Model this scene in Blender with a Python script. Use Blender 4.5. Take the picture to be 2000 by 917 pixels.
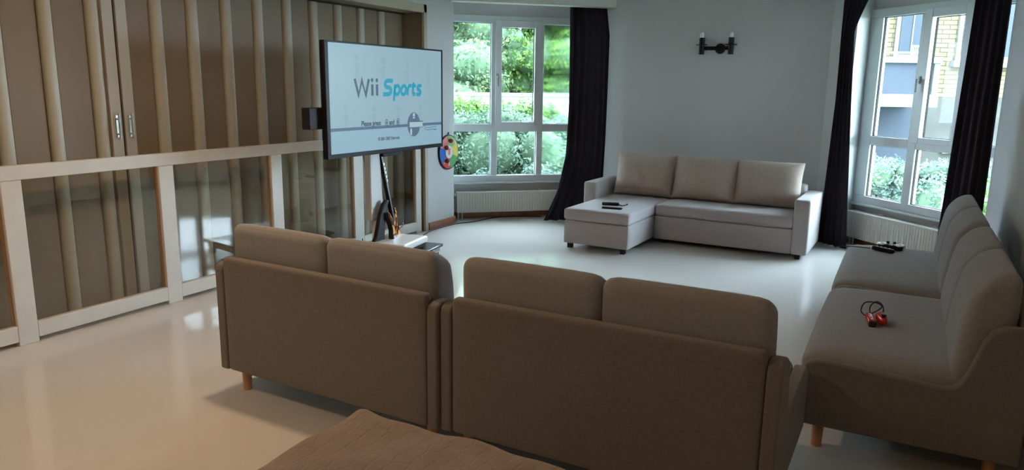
import bpy, bmesh, math, random
import numpy as np
from mathutils import Vector, Matrix, Euler
PI = math.pi
R = math.radians
scene = bpy.context.scene
for o in list(bpy.data.objects): bpy.data.objects.remove(o)
C = scene.collection
random.seed(7)

# ------------------------------------------------------------------ camera, sky, lights, exposure
yaw, pitch, roll = R(28.03), R(11.437), R(.837)
Fv = Vector((-math.sin(yaw)*math.cos(pitch), math.cos(yaw)*math.cos(pitch), -math.sin(pitch)))
Rv = Vector((math.cos(yaw), math.sin(yaw), 0)); Uv = Rv.cross(Fv)
R2 = Rv*math.cos(roll)+Uv*math.sin(roll); U2 = -Rv*math.sin(roll)+Uv*math.cos(roll)
cd = bpy.data.cameras.new('camera'); cam = bpy.data.objects.new('camera', cd); C.objects.link(cam)
m = Matrix((R2, U2, -Fv)).transposed().to_4x4(); m.translation = Vector((0, 0, 1.6)); cam.matrix_world = m
cd.sensor_width = 36; cd.sensor_fit = 'HORIZONTAL'; cd.lens = 1431.7/2000*36; cd.clip_start = .05; cd.clip_end = 300
scene.camera = cam
scene.view_settings.view_transform = 'Standard'; scene.view_settings.look = 'None'
scene.view_settings.gamma = 1; scene.view_settings.exposure = 0.32
scene.view_settings.use_curve_mapping = False

w = bpy.data.worlds.new('sky'); scene.world = w; w.use_nodes = True
nt = w.node_tree; bg = nt.nodes['Background']
bg.inputs[0].default_value = (.68, .85, 1.0, 1); bg.inputs[1].default_value = 33.0

def area(name, loc, rot, sx, sy, power, col, spread=180):
    l = bpy.data.lights.new(name, 'AREA'); l.shape = 'RECTANGLE'; l.size = sx; l.size_y = sy
    l.energy = power; l.color = col; l.spread = R(spread)
    o = bpy.data.objects.new(name, l); C.objects.link(o); o.location = loc; o.rotation_euler = rot; return o
sl = bpy.data.lights.new('sun', 'SUN'); sl.energy = 3.0; sl.angle = R(4); sl.color = (1, .96, .85)
so = bpy.data.objects.new('sun', sl); C.objects.link(so); so.rotation_euler = (R(38), 0, R(-20))
# ceiling lamps of the room (warm), one beyond the back sofas, two near the photographer
area('ceiling_lamp_light', (-3.0, 2.88, 2.72), (0, 0, 0), .14, .14, 18.5, (1, .69, .44))
area('ceiling_lamp_light', (-3.2, .6, 2.72), (0, 0, 0), .35, .35, 19, (1, .69, .44))
area('ceiling_lamp_light', (-.4, -.4, 2.72), (0, 0, 0), .35, .35, 5, (1, .69, .44))

# ------------------------------------------------------------------ materials
def mat(name, col, rough=.5, spec=.5, metal=0, var=0, vscale=8, bump=0, bscale=200, sheen=0, emit=None, es=1, stretch=None, col2=None):
    m = bpy.data.materials.new(name); m.use_nodes = True; n = m.node_tree.nodes; l = m.node_tree.links
    p = n['Principled BSDF']
    p.inputs['Base Color'].default_value = (*col, 1); p.inputs['Roughness'].default_value = rough
    p.inputs['Specular IOR Level'].default_value = spec; p.inputs['Metallic'].default_value = metal
    if sheen: p.inputs['Sheen Weight'].default_value = sheen; p.inputs['Sheen Roughness'].default_value = .5
    if emit: p.inputs['Emission Color'].default_value = (*emit, 1); p.inputs['Emission Strength'].default_value = es
    tc = n.new('ShaderNodeTexCoord'); src = tc.outputs['Object']
    if stretch:
        mp = n.new('ShaderNodeMapping'); mp.inputs['Scale'].default_value = stretch; l.new(src, mp.inputs[0]); src = mp.outputs[0]
    if var or col2:
        t = n.new('ShaderNodeTexNoise'); t.inputs['Scale'].default_value = vscale; t.inputs['Detail'].default_value = 5
        l.new(src, t.inputs['Vector'])
        r = n.new('ShaderNodeValToRGB'); c2 = col2 or tuple(min(1, c*(1+var)) for c in col)
        c1 = col if col2 else tuple(c*(1-var) for c in col)
        r.color_ramp.elements[0].color = (*c1, 1); r.color_ramp.elements[1].color = (*c2, 1)
        r.color_ramp.elements[0].position = .35; r.color_ramp.elements[1].position = .65
        l.new(t.outputs[0], r.inputs[0]); l.new(r.outputs[0], p.inputs['Base Color'])
    if bump:
        t = n.new('ShaderNodeTexNoise'); t.inputs['Scale'].default_value = bscale; t.inputs['Detail'].default_value = 3
        l.new(src, t.inputs['Vector'])
        b = n.new('ShaderNodeBump'); b.inputs['Strength'].default_value = bump; b.inputs['Distance'].default_value = .002
        l.new(t.outputs[0], b.inputs['Height']); l.new(b.outputs[0], p.inputs['Normal'])
    return m

M = {}
M['wall'] = mat('painted_wall', (.61, .615, .615), .75, .3, var=.015, vscale=2)
M['ceiling'] = mat('ceiling_paint', (.75, .75, .73), .9)
M['white'] = mat('white_gloss_paint', (.74, .74, .71), .35)
M['cream'] = mat('cream_painted_wood', (.64, .61, .54), .45, var=.03, vscale=6)
M['beige_trim'] = mat('beige_trim', (.46, .41, .31), .5)
M['pvc'] = mat('white_window_plastic', (.72, .78, .80), .3)
M['radiator'] = mat('radiator_enamel', (.72, .71, .65), .35)
M['wood_base'] = mat('varnished_baseboard', (.30, .12, .06), .35, var=.2, vscale=12, stretch=(1, 1, 8))
M['door_brown'] = mat('folding_door_brown', (.22, .168, .108), .55, var=.06, vscale=3, stretch=(1, 1, .15))
M['door_beige'] = mat('folding_door_hinge_beige', (.45, .43, .35), .45)
M['gap_shade'] = mat('gap_shade', (.03, .02, .015), .8)  # near-black colour standing in for shade in the door gaps
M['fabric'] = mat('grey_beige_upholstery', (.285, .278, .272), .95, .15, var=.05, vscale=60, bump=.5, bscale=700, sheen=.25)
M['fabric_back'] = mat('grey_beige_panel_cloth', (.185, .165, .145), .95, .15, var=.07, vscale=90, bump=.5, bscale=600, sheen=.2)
M['lilac'] = mat('pale_grey_upholstery', (.42, .385, .385), .95, .15, var=.03, vscale=80, bump=.4, bscale=700, sheen=.2)
M['beige_pillow'] = mat('beige_pillow_cloth', (.42, .345, .29), .95, .15, var=.04, vscale=40, bump=.4, bscale=500, sheen=.2)
M['beech'] = mat('beech_wood', (.52, .26, .11), .4, var=.15, vscale=20, stretch=(1, 1, .1))
M['black'] = mat('black_plastic', (.008, .008, .01), .4, .2)
M['matte_black'] = mat('matte_black', (.006, .006, .007), .6)
M['curtain'] = mat('dark_aubergine_curtain', (.018, .014, .019), .95, .1, sheen=.03, bump=.2, bscale=300)
M['chrome'] = mat('steel', (.6, .6, .58), .25, metal=1)
M['glossy_shelf'] = mat('dark_glass_shelf', (.02, .025, .035), .08, .6)
M['device_white'] = mat('white_device_plastic', (.80, .78, .74), .35)
M['red'] = mat('glossy_red_plastic', (.55, .015, .012), .2)
M['grey_plastic'] = mat('grey_plastic', (.25, .26, .28), .4)
M['handle_grey'] = mat('satin_handle', (.30, .33, .34), .45)
M['rubber'] = mat('black_rubber', (.01, .01, .01), .8)

def floor_mat():
    m = bpy.data.materials.new('poured_glossy_floor'); m.use_nodes = True; n = m.node_tree.nodes; l = m.node_tree.links
    p = n['Principled BSDF']; p.inputs['Specular IOR Level'].default_value = .6
    tc = n.new('ShaderNodeTexCoord')
    t = n.new('ShaderNodeTexNoise'); t.inputs['Scale'].default_value = 1.2; t.inputs['Detail'].default_value = 6; l.new(tc.outputs['Object'], t.inputs['Vector'])
    r = n.new('ShaderNodeValToRGB'); r.color_ramp.elements[0].color = (.67, .645, .60, 1); r.color_ramp.elements[1].color = (.72, .695, .655, 1)
    l.new(t.outputs[0], r.inputs[0]); l.new(r.outputs[0], p.inputs['Base Color'])
    r2 = n.new('ShaderNodeMapRange'); r2.inputs[3].default_value = .05; r2.inputs[4].default_value = .11
    l.new(t.outputs[0], r2.inputs[0]); l.new(r2.outputs[0], p.inputs['Roughness'])
    t2 = n.new('ShaderNodeTexNoise'); t2.inputs['Scale'].default_value = 5; t2.inputs['Detail'].default_value = 2; l.new(tc.outputs['Object'], t2.inputs['Vector'])
    b = n.new('ShaderNodeBump'); b.inputs['Strength'].default_value = .06; b.inputs['Distance'].default_value = .01
    l.new(t2.outputs[0], b.inputs['Height']); l.new(b.outputs[0], p.inputs['Normal'])
    return m
M['floor'] = floor_mat()

def glass_mat(name, tint, refl=1.45, rough=.0, frost=0):
    m = bpy.data.materials.new(name); m.use_nodes = True; n = m.node_tree.nodes; l = m.node_tree.links
    n.remove(n['Principled BSDF']); out = n['Material Output']
    tr = n.new('ShaderNodeBsdfTransparent'); tr.inputs[0].default_value = (*tint, 1)
    gl = n.new('ShaderNodeBsdfGlossy'); gl.inputs['Roughness'].default_value = rough; gl.inputs[0].default_value = (1, 1, 1, 1)
    ge = n.new('ShaderNodeNewGeometry'); dt = n.new('ShaderNodeVectorMath'); dt.operation = 'DOT_PRODUCT'
    l.new(ge.outputs['Incoming'], dt.inputs[0]); l.new(ge.outputs['Normal'], dt.inputs[1])
    ab = n.new('ShaderNodeMath'); ab.operation = 'ABSOLUTE'; l.new(dt.outputs['Value'], ab.inputs[0])
    su = n.new('ShaderNodeMath'); su.operation = 'SUBTRACT'; su.inputs[0].default_value = 1; l.new(ab.outputs[0], su.inputs[1])
    pw = n.new('ShaderNodeMath'); pw.operation = 'POWER'; pw.inputs[1].default_value = 5; l.new(su.outputs[0], pw.inputs[0])
    r0 = ((refl-1)/(refl+1))**2
    f = n.new('ShaderNodeMath'); f.operation = 'MULTIPLY_ADD'; f.inputs[1].default_value = (1-r0)*(.3 if refl < 1.6 else 1); f.inputs[2].default_value = r0; l.new(pw.outputs[0], f.inputs[0])
    mx = n.new('ShaderNodeMixShader'); l.new(f.outputs[0], mx.inputs[0]); 
    first = tr.outputs[0]
    if frost:
        tl = n.new('ShaderNodeBsdfRefraction'); tl.inputs[0].default_value = (*tint, 1); tl.inputs['Roughness'].default_value = .22; tl.inputs['IOR'].default_value = 1.03
        m2 = n.new('ShaderNodeMixShader'); m2.inputs[0].default_value = frost; l.new(tr.outputs[0], m2.inputs[1]); l.new(tl.outputs[0], m2.inputs[2]); first = m2.outputs[0]
    l.new(first, mx.inputs[1]); l.new(gl.outputs[0], mx.inputs[2]); l.new(mx.outputs[0], out.inputs[0])
    return m
M['glass'] = glass_mat('window_glass', (.97, .99, 1), 1.12)
M['frost'] = glass_mat('blurred_glass', (.93, .98, .96), 1.25, frost=.75)
M['screen_glass'] = glass_mat('partition_glass', (.92, .915, .87), 1.7, .03)

# ------------------------------------------------------------------ builders
def tag(o, label=None, cat=None, group=None, kind=None):
    if label: o['label'] = label
    if cat: o['category'] = cat
    if group: o['group'] = group
    if kind: o['kind'] = kind
    return o
def link_mesh(name, bm, material, parent=None, smooth=None, bevel=0, seg=2):
    me = bpy.data.meshes.new(name); bmesh.ops.recalc_face_normals(bm, faces=bm.faces); bm.to_mesh(me); bm.free()
    o = bpy.data.objects.new(name, me); C.objects.link(o)
    for mm in (material if isinstance(material, (list, tuple)) else [material]): me.materials.append(mm)
    if parent: o.parent = parent
    if bevel:
        b = o.modifiers.new('bevel', 'BEVEL'); b.width = bevel; b.segments = seg; b.limit_method = 'ANGLE'; b.angle_limit = R(35)
    if smooth or bevel:
        me.polygons.foreach_set('use_smooth', [True]*len(me.polygons))
        try: me.set_sharp_from_angle(angle=R(smooth if isinstance(smooth, (int, float)) and smooth > 1 else 40))
        except Exception: pass
    return o
def thing(name, label, cat, loc=(0, 0, 0), rz=0, group=None):
    o = bpy.data.objects.new(name, None); C.objects.link(o); o.location = loc; o.rotation_euler = (0, 0, rz)
    o.empty_display_size = .1
    return tag(o, label, cat, group)
def box(bm, x0, x1, y0, y1, z0, z1, mtx=None, mi=0):
    vs = [bm.verts.new(Vector(p) if mtx is None else mtx @ Vector(p)) for p in
          [(x0,y0,z0),(x1,y0,z0),(x1,y1,z0),(x0,y1,z0),(x0,y0,z1),(x1,y0,z1),(x1,y1,z1),(x0,y1,z1)]]
    for f in [(0,3,2,1),(4,5,6,7),(0,1,5,4),(1,2,6,5),(2,3,7,6),(3,0,4,7)]:
        bm.faces.new([vs[i] for i in f]).material_index = mi
def prism(bm, pts, h0, h1, mtx=None, mi=0):        # polygon in local xy, extruded along local z
    f = lambda p: (Vector(p) if mtx is None else mtx @ Vector(p))
    a = [bm.verts.new(f((x, y, h0))) for x, y in pts]; b = [bm.verts.new(f((x, y, h1))) for x, y in pts]
    n = len(pts); bm.faces.new(a[::-1]).material_index = mi; bm.faces.new(b).material_index = mi
    for i in range(n): bm.faces.new((a[i], a[(i+1) % n], b[(i+1) % n], b[i])).material_index = mi
def cyl(bm, p0, p1, r0, r1=None, n=20, mi=0):
    p0 = Vector(p0); p1 = Vector(p1); r1 = r0 if r1 is None else r1
    d = (p1-p0).normalized(); u = d.orthogonal().normalized(); v = d.cross(u)
    a = [bm.verts.new(p0+(u*math.cos(t)+v*math.sin(t))*r0) for t in [2*PI*i/n for i in range(n)]]
    b = [bm.verts.new(p1+(u*math.cos(t)+v*math.sin(t))*r1) for t in [2*PI*i/n for i in range(n)]]
    bm.faces.new(a[::-1]).material_index = mi; bm.faces.new(b).material_index = mi
    for i in range(n): bm.faces.new((a[i], a[(i+1) % n], b[(i+1) % n], b[i])).material_index = mi
def tube(bm, pts, r, n=8, sub=6):
    P = [Vector(p) for p in pts]; Q = []
    for i in range(len(P)-1):
        a = P[max(i-1, 0)]; b = P[i]; c = P[i+1]; d = P[min(i+2, len(P)-1)]
        for k in range(sub):
            t = k/sub
            Q.append(.5*((2*b)+(c-a)*t+(2*a-5*b+4*c-d)*t*t+(-a+3*b-3*c+d)*t**3))
    Q.append(P[-1]); rings = []; up = Vector((0, 0, 1))
    for i, q in enumerate(Q):
        d = (Q[min(i+1, len(Q)-1)]-Q[max(i-1, 0)]).normalized()
        u = d.cross(up); u = u.normalized() if u.length > 1e-3 else d.orthogonal().normalized(); v = u.cross(d)
        rings.append([bm.verts.new(q+(u*math.cos(t)+v*math.sin(t))*r) for t in [2*PI*j/n for j in range(n)]])
    for a, b in zip(rings, rings[1:]):
        for j in range(n): bm.faces.new((a[j], a[(j+1) % n], b[(j+1) % n], b[j]))
    bm.faces.new(rings[0][::-1]); bm.faces.new(rings[-1])
def cushion(w, d, h, r, bulge=(0, 0, 0), cuts=15, fn=None):   # rounded block centred on the origin, faces bulging
    bm = bmesh.new(); bmesh.ops.create_cube(bm, size=2); bmesh.ops.subdivide_edges(bm, edges=bm.edges[:], cuts=cuts, use_grid_fill=True)
    H = (w/2, d/2, h/2)
    for v in bm.verts:
        t = [math.sin(v.co[i]*PI/2) for i in range(3)]
        q = Vector([H[i]*t[i] for i in range(3)]); c = Vector([max(-(H[i]-r), min(H[i]-r, q[i])) for i in range(3)])
        dd = q-c; p = c+dd.normalized()*r if dd.length > 1e-9 else q
        b = Vector((bulge[0]*t[0]*(1-t[1]**2)*(1-t[2]**2), bulge[1]*t[1]*(1-t[0]**4)*(1-t[2]**2), bulge[2]*t[2]*(1-t[0]**4)*(1-t[1]**4)))
        v.co = p+b
        if fn: v.co = fn(v.co, t)
    return bm

# ------------------------------------------------------------------ room shell
XL, XR, YF, YB, ZC = -4.64, .643, 8.5, -1.6, 2.8
def S(name, bm, m, **k): return tag(link_mesh(name, bm, m, **k), kind='structure')
bm = bmesh.new(); box(bm, -6.2, 1.2, -1.9, 9.4, -.12, 0); S('floor', bm, M['floor'])
bm = bmesh.new(); box(bm, -6.2, 1.2, -1.9, 9.4, ZC, ZC+.15); S('ceiling', bm, M['ceiling'])
bm = bmesh.new(); box(bm, -14, 10, -8, 8.9, ZC+.16, 11); S('sky_blocker_above', bm, M['wall'])  # unseen mass added overhead to keep sky light off the house and hedges
bm = bmesh.new()
box(bm, XL-.16, XL, 6.70, 7.24, 0, ZC); box(bm, XL-.16, XL, YB-.2, 6.70, 2.43, ZC)
S('wall_left', bm, M['wall'])
bm = bmesh.new(); box(bm, XL-.6, XL-.44, YB-.2, 6.9, 0, ZC); S('wall_left_outer', bm, M['wall'])
bm = bmesh.new(); box(bm, XL-.46, XR+.5, YB-.2, YB, 0, ZC); S('wall_back', bm, M['wall'])
bm = bmesh.new(); box(bm, XR, XR+.2, YB-.2, 7.157, 0, ZC); S('wall_right', bm, M['wall'])
bm = bmesh.new()
prism(bm, [(-3.34, YF), (-.80, YF), (-.60, 8.36), (-.555, 8.36), (-.435, 8.65), (-.30, 8.80), (-.5, 9.0), (-3.6, 9.0), (-3.78, 8.78), (-3.60, 8.66)], 0, ZC)
S('wall_far', bm, M['wall'])
# brown lining of the wide opening in the left wall
bm = bmesh.new(); box(bm, XL-.02, XL+.012, YB, 6.70, 2.35, 2.435); box(bm, XL-.02, XL+.012, 6.645, 6.70, 0, 2.435); S('trim_1', bm, M['beige_trim'], bevel=.004)
bm = bmesh.new(); box(bm, XL-.44, XL-.02, YB, 6.66, 2.35, 2.40); box(bm, XL-.44, XL-.02, 6.64, 6.69, 0, 2.40); S('trim_2', bm, M['door_brown'])
# bay walls carrying the windows: P = frame plane origin, d = direction along the wall, n = inward normal
W1o = Vector((-4.845, 7.535, 0)); W1d = Vector((math.sin(R(47.78)), math.cos(R(47.78)), 0)); W1n = Vector((W1d.y, -W1d.x, 0))
W2o = Vector((-.32, 8.54, 0)); W2d = Vector((1, -1, 0)).normalized(); W2n = Vector((-1, -1, 0)).normalized()
def frame_mtx(o, d, n): # local x along wall, y inward, z up
    return Matrix(((d.x, n.x, 0, o.x), (d.y, n.y, 0, o.y), (0, 0, 1, 0), (0, 0, 0, 1)))
T1 = frame_mtx(W1o, W1d, W1n); T2 = frame_mtx(W2o, W2d, W2n)
def bay_wall(name, T, u0, u1):
    bm = bmesh.new(); box(bm, u0, u1, -.22, .0, 0, .44, T); box(bm, u0, u1, -.22, .0, 2.42, ZC, T)
    S(name, bm, M['wall'])
bay_wall('wall_bay_left', T1, -.12, 1.72); bay_wall('wall_bay_right', T2, -.18, 1.75)
# niche sides
bm = bmesh.new(); prism(bm, [(XL, 7.24), (-4.905, 7.48), (-5.1, 7.55), (-5.1, 7.0), (-4.8, 7.0), (-4.8, 7.24)], 0, ZC); S('wall_niche_left', bm, M['wall'])
bm = bmesh.new(); prism(bm, [(XR, 7.157), (.86, 7.38), (1.1, 7.2), (.843, 7.0), (.843, 7.157)], 0, ZC); S('wall_niche_right', bm, M['wall'])
# pelmets (boxed curtain rails) hung in front of each niche
T1f = frame_mtx(Vector((XL, 7.22, 0)), W1d, W1n)
bm = bmesh.new(); box(bm, -.05, 1.86, .10, .24, 2.505, ZC, T1f); S('trim_3', bm, M['white'], bevel=.006)
T2f = frame_mtx(Vector((-.82, 8.5, 0)), W2d, W2n)
bm = bmesh.new(); box(bm, 0.02, 2.0, .20, .32, 2.50, ZC, T2f); S('trim_4', bm, M['white'], bevel=.006)
# baseboards
bm = bmesh.new(); box(bm, XL, XL+.018, 6.71, 7.26, 0, .085); S('baseboard_left', bm, M['wood_base'], bevel=.003)
bm = bmesh.new(); box(bm, -.08, 1.6, .0, .018, 0, .075, T1); S('baseboard_bay_left', bm, M['wood_base'], bevel=.003)
bm = bmesh.new(); box(bm, -.13, 1.6, .0, .018, 0, .075, T2); S('baseboard_bay_right', bm, M['wood_base'], bevel=.003)
bm = bmesh.new(); box(bm, -3.3, -.72, YF-.018, YF, 0, .085); S('baseboard_far', bm, M['wood_base'], bevel=.003)
bm = bmesh.new(); box(bm, XR-.018, XR, YB, 7.14, 0, .085); S('baseboard_right', bm, M['wood_base'], bevel=.003)

# ------------------------------------------------------------------ windows
def window(name, T, u0, u1, cols, sashes, z0=.44, z1=2.42, frost=()):
    # cols: list of (glass_left, glass_right); transom 1.06-1.155
    root = bpy.data.objects.new(name, None); C.objects.link(root); tag(root, kind='structure')
    bm = bmesh.new(); y0, y1 = -.05, .035
    box(bm, u0, u1, y0, y1, z0, .525, T); box(bm, u0, u1, y0, y1, 2.335, z1, T)
    box(bm, u0, cols[0][0], y0, y1, .525, 2.335, T); box(bm, cols[-1][1], u1, y0, y1, .525, 2.335, T)
    for a, b in zip(cols, cols[1:]): box(bm, a[1], b[0], y0, y1, .525, 2.335, T)
    for a in cols: box(bm, a[0], a[1], y0, y1, 1.06, 1.153, T)
    link_mesh('window_frame', bm, M['pvc'], root, bevel=.007)
    # black rubber beads round every pane
    bm = bmesh.new(); g = .005
    panes = []
    for i, a in enumerate(cols):
        ins = .05 if i in sashes else 0
        up = (a[0]+ins*.9, a[1]-ins*.9, 1.153+ins*.5, 2.335-ins)
        panes += [(i, a[0], a[1], .525, 1.06), (i, *up)]
        if ins:
            sm = bmesh.new()
            box(sm, a[0]-.035, a[0]+.045, .036, .062, 1.12, 2.37, T); box(sm, a[1]-.045, a[1]+.035, .036, .062, 1.12, 2.37, T)
            box(sm, a[0]+.045, a[1]-.045, .036, .062, 1.12, 1.178, T); box(sm, a[0]+.045, a[1]-.045, .036, .062, 2.285, 2.37, T)
            link_mesh('sash', sm, M['pvc'], root, bevel=.006)
            hm = bmesh.new(); hx = a[0]-.01
            box(hm, hx-.013, hx+.013, .062, .072, 1.68, 1.75, T); cyl(hm, T @ Vector((hx, .07, 1.715)), T @ Vector((hx, .10, 1.715)), .009)
            box(hm, hx-.009, hx+.009, .092, .106, 1.60, 1.725, T)
            link_mesh('window_handle', hm, M['handle_grey'], root, bevel=.003)
    for i, x0, x1, a0, a1 in panes:
        for q in [(x0, x0+g, a0, a1), (x1-g, x1, a0, a1), (x0+g, x1-g, a0, a0+g), (x0+g, x1-g, a1-g, a1)]:
            box(bm, q[0], q[1], -.012, .0355 if False else .012, q[2], q[3], T)
    link_mesh('window_seal', bm, M['rubber'], root)
    for i, x0, x1, a0, a1 in panes:
        pm = bmesh.new(); box(pm, x0+.002, x1-.002, -.004, .0, a0+.002, a1-.002, T)
        link_mesh('window_pane', pm, M['frost'] if i in frost else M['glass'], root)
    sm = bmesh.new(); box(sm, u0, u1, .036, .075, .425, .445, T); link_mesh('window_sill', sm, M['pvc'], root, bevel=.004)
    return root
window('window_1', T1, -.10, 1.66, [(-.02, .465), (.545, 1.042), (1.12, 1.58)], [1], frost=[2])
window('window_2', T2, -.15, 1.70, [(.015, .50), (.60, 1.045), (1.14, 1.60)], [1])

# radiators under each window
def radiator(T, u0, u1, z0, z1, label):
    root = thing('radiator', label, 'radiator', (0, 0, 0), 0, None)
    p = (T @ Vector(((u0+u1)/2, .1, z0))); root.location = p
    inv = Matrix.Translation(-p) @ T
    bm = bmesh.new(); n = int((u1-u0)/.033); w = (u1-u0)/n
    y0, y1 = .05, .145
    pts = [(u0, y0), (u0, y1)]
    for i in range(n):
        x = u0+i*w; pts += [(x+w*.30, y1), (x+w*.38, y1-.007), (x+w*.62, y1-.007), (x+w*.70, y1)]
    pts += [(u1, y1), (u1, y0)]
    prism(bm, pts, z0+.012, z1-.016, inv)
    link_mesh('radiator_panel', bm, M['radiator'], root, smooth=30)
    bm = bmesh.new(); box(bm, u0-.004, u1+.004, y0-.004, y1+.006, z1-.016, z1, inv); box(bm, u0-.004, u1+.004, y0, y1+.003, z0, z0+.012, inv)
    link_mesh('top_grille', bm, M['radiator'], root, bevel=.004)
    for u in (u0+.25*(u1-u0), u0+.75*(u1-u0)):
        bm = bmesh.new(); box(bm, u-.015, u+.015, .0, y0+.03, z1-.0, z1+.012, inv)
        link_mesh('bracket', bm, M['radiator'], root)
    bm = bmesh.new(); cyl(bm, inv @ Vector((u0+.02, .10, z0+.02)), inv @ Vector((u0+.02, .10, 0)), .009); cyl(bm, inv @ Vector((u0+.07, .10, z0+.02)), inv @ Vector((u0+.07, .10, 0)), .009)
    link_mesh('pipe', bm, M['radiator'], root, smooth=1)
    bm = bmesh.new(); cyl(bm, inv @ Vector((u0-.035, .10, z1-.04)), inv @ Vector((u0+.0, .10, z1-.04)), .02, .017)
    link_mesh('thermostat_knob', bm, M['device_white'], root, smooth=1)
radiator(T1, .03, 1.45, .085, .335, 'white ridged radiator under the window left of the sectional sofa')
radiator(T2, -.07, 1.35, .085, .365, 'white ridged radiator under the right-hand window behind the grey sofa row')

# ------------------------------------------------------------------ accordion doors in the left opening
XD = XL-.255
def accordion(name, y0, y1, ridges, hy, side):
    root = bpy.data.objects.new(name, None); C.objects.link(root); tag(root, kind='structure')
    edges = [y0]+[q for a, b in ridges for q in (a, b)]+[y1]
    for a, b in zip(edges[::2], edges[1::2]):
        if b-a < .02: continue
        bm = bmesh.new(); box(bm, XD-.03, XD, a+.004, b-.004, .012, 2.335); link_mesh('panel', bm, M['door_brown'], root, bevel=.003)
    for a, b in ridges:
        bm = bmesh.new(); c = (a+b)/2; r = (b-a)/2-.003; n = 12
        pts = [(XD-.03, c-r), ]+[(XD+.004+.034*math.sin(PI*i/n), c-r*math.cos(PI*i/n)) for i in range(n+1)]+[(XD-.03, c+r)]
        prism(bm, [(x, y) for x, y in pts], .012, 2.33); link_mesh('hinge_strip', bm, M['door_beige'], root, smooth=50)
    bm = bmesh.new(); box(bm, XD-.005, XD+.018, y1-.085 if side > 0 else y0+.004, y1-.004 if side > 0 else y0+.085, .012, 2.335); link_mesh('closing_stile', bm, M['door_beige'], root, bevel=.004)
    bm = bmesh.new(); x = XD+.018
    for z in (1.235, 1.34): cyl(bm, (x, hy, z), (x+.03, hy, z), .008)
    cyl(bm, (x+.026, hy, 1.20), (x+.026, hy, 1.375), .007); box(bm, x, x+.004, hy-.014, hy+.014, 1.21, 1.365)
    link_mesh('door_handle', bm, M['chrome'], root, smooth=1)
    return root
rd = []; y = 3.59
wd = .100
for a in (3.590, 3.900, 4.222, 4.552, 4.882, 5.212, 5.54, 5.875, 6.20): rd.append((a, a+wd))
accordion('door_1', 3.318, 6.63, rd, 3.36, -1)
rd2 = [(a, a+wd-.01) for a in (3.11, 2.80, 2.49, 2.18, 1.87, 1.56, 1.25, .94)][::-1]
accordion('door_2', .6, 3.305, rd2, 3.262, 1)
bm = bmesh.new(); box(bm, XD-.06, XD-.035, .5, 6.64, .0, 2.36); S('gap_shade_sheet', bm, M['gap_shade'])  # dark sheet behind the doors, shade of the gaps as colour
bm = bmesh.new(); box(bm, XD-.03, XD+.03, .5, 6.63, 2.336, 2.35); S('gap_shade_strip', bm, M['gap_shade'])  # dark strip over the door tops, gap shade put into the colour

# ------------------------------------------------------------------ half-height glazed partition
part = thing('glazed_partition', 'cream painted waist-high partition with glass panels before the brown folding doors', 'partition', (XL-.02, 4.0, 0))
px, py = XL-.02, 4.0
def pb(name, a, b, z0, z1, x0=-.025, x1=.02, m='cream', bev=.004):
    bm = bmesh.new(); box(bm, x0, x1, a-py, b-py, z0, z1); return link_mesh(name, bm, M[m], part, bevel=bev)
pb('top_rail', .2, 6.58, 1.012, 1.10)
posts = [1.35, 2.40, 3.44, 4.49, 5.545]
for c in posts: pb('post', c-.058 if c < 5 else c-.075, c+.06, 0, 1.011)
pb('post', 6.485, 6.58, 0, 1.011); pb('post', .2, .3, 0, 1.011)
sp = [.3]+[q for c in posts for q in (c-.058 if c < 5 else c-.075, c+.06)]+[6.485]
for a, b in zip(sp[::2], sp[1::2]):
    pb('bottom_rail', a, b, .028, .128)
    bm = bmesh.new(); box(bm, -.004, .0, a-py, b-py, .128, 1.012); link_mesh('glass_pane', bm, M['screen_glass'], part)
    bm = bmesh.new()   # timber beads inside each opening
    box(bm, -.022, -.006, a-py, a+.012-py, .128, 1.012); box(bm, -.022, -.006, b-.012-py, b-py, .128, 1.012)
    link_mesh('glazing_bead', bm, M['beech'], part)

# ------------------------------------------------------------------ curtains
def curtain(name, Lf, Rf, z0, z1, folds, amp, label, inward):
    bm = bmesh.new(); nx, nz = folds*10, 46; rng = random.Random(len(label))
    ph = [rng.uniform(-.5, .5) for _ in range(40)]
    rings = []
    for side in (0, 1):
        grid = []
        for j in range(nz+1):
            z = z0+(z1-z0)*j/nz; L = Vector(Lf(z)); Rr = Vector(Rf(z)); row = []
            for i in range(nx+1):
                t = i/nx; tt = t+.012*math.sin(7*t+z*1.3)
                p = L.lerp(Rr, tt); k = 2*PI*folds*t
                a = amp*(.75+.35*math.sin(3.1*t*folds*.37+ph[3]*6))*(1-.35*(z-z0)/(z1-z0))
                off = a*math.sin(k+.5*math.sin(z*1.4+t*5))+.12*a*math.sin(2*k+1+z)
                q = p+inward*(off+side*.006); row.append(bm.verts.new((q.x, q.y, z)))
            grid.append(row)
        rings.append(grid)
    for g in rings:
        for j in range(nz):
            for i in range(nx): bm.faces.new((g[j][i], g[j][i+1], g[j+1][i+1], g[j+1][i]))
    a, b = rings
    for j in range(nz):
        bm.faces.new((a[j][0], a[j+1][0], b[j+1][0], b[j][0])); bm.faces.new((a[j][nx], b[j][nx], b[j+1][nx], a[j+1][nx]))
    for i in range(nx):
        bm.faces.new((a[0][i], b[0][i], b[0][i+1], a[0][i+1])); bm.faces.new((a[nz][i], a[nz][i+1], b[nz][i+1], b[nz][i]))
    o = link_mesh(name, bm, M['curtain'], smooth=80); return tag(o, label, 'curtain')
def interp(tab):
    def f(z):
        for (za, a), (zb, b) in zip(tab, tab[1:]):
            if z <= zb:
                t = max(0, (z-za)/(zb-za)); t = t*t*(3-2*t) if False else t
                return tuple(a[i]+(b[i]-a[i])*t for i in range(len(a)))+(0,)
        return tuple(tab[-1][1])+(0,)
    return f
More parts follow.
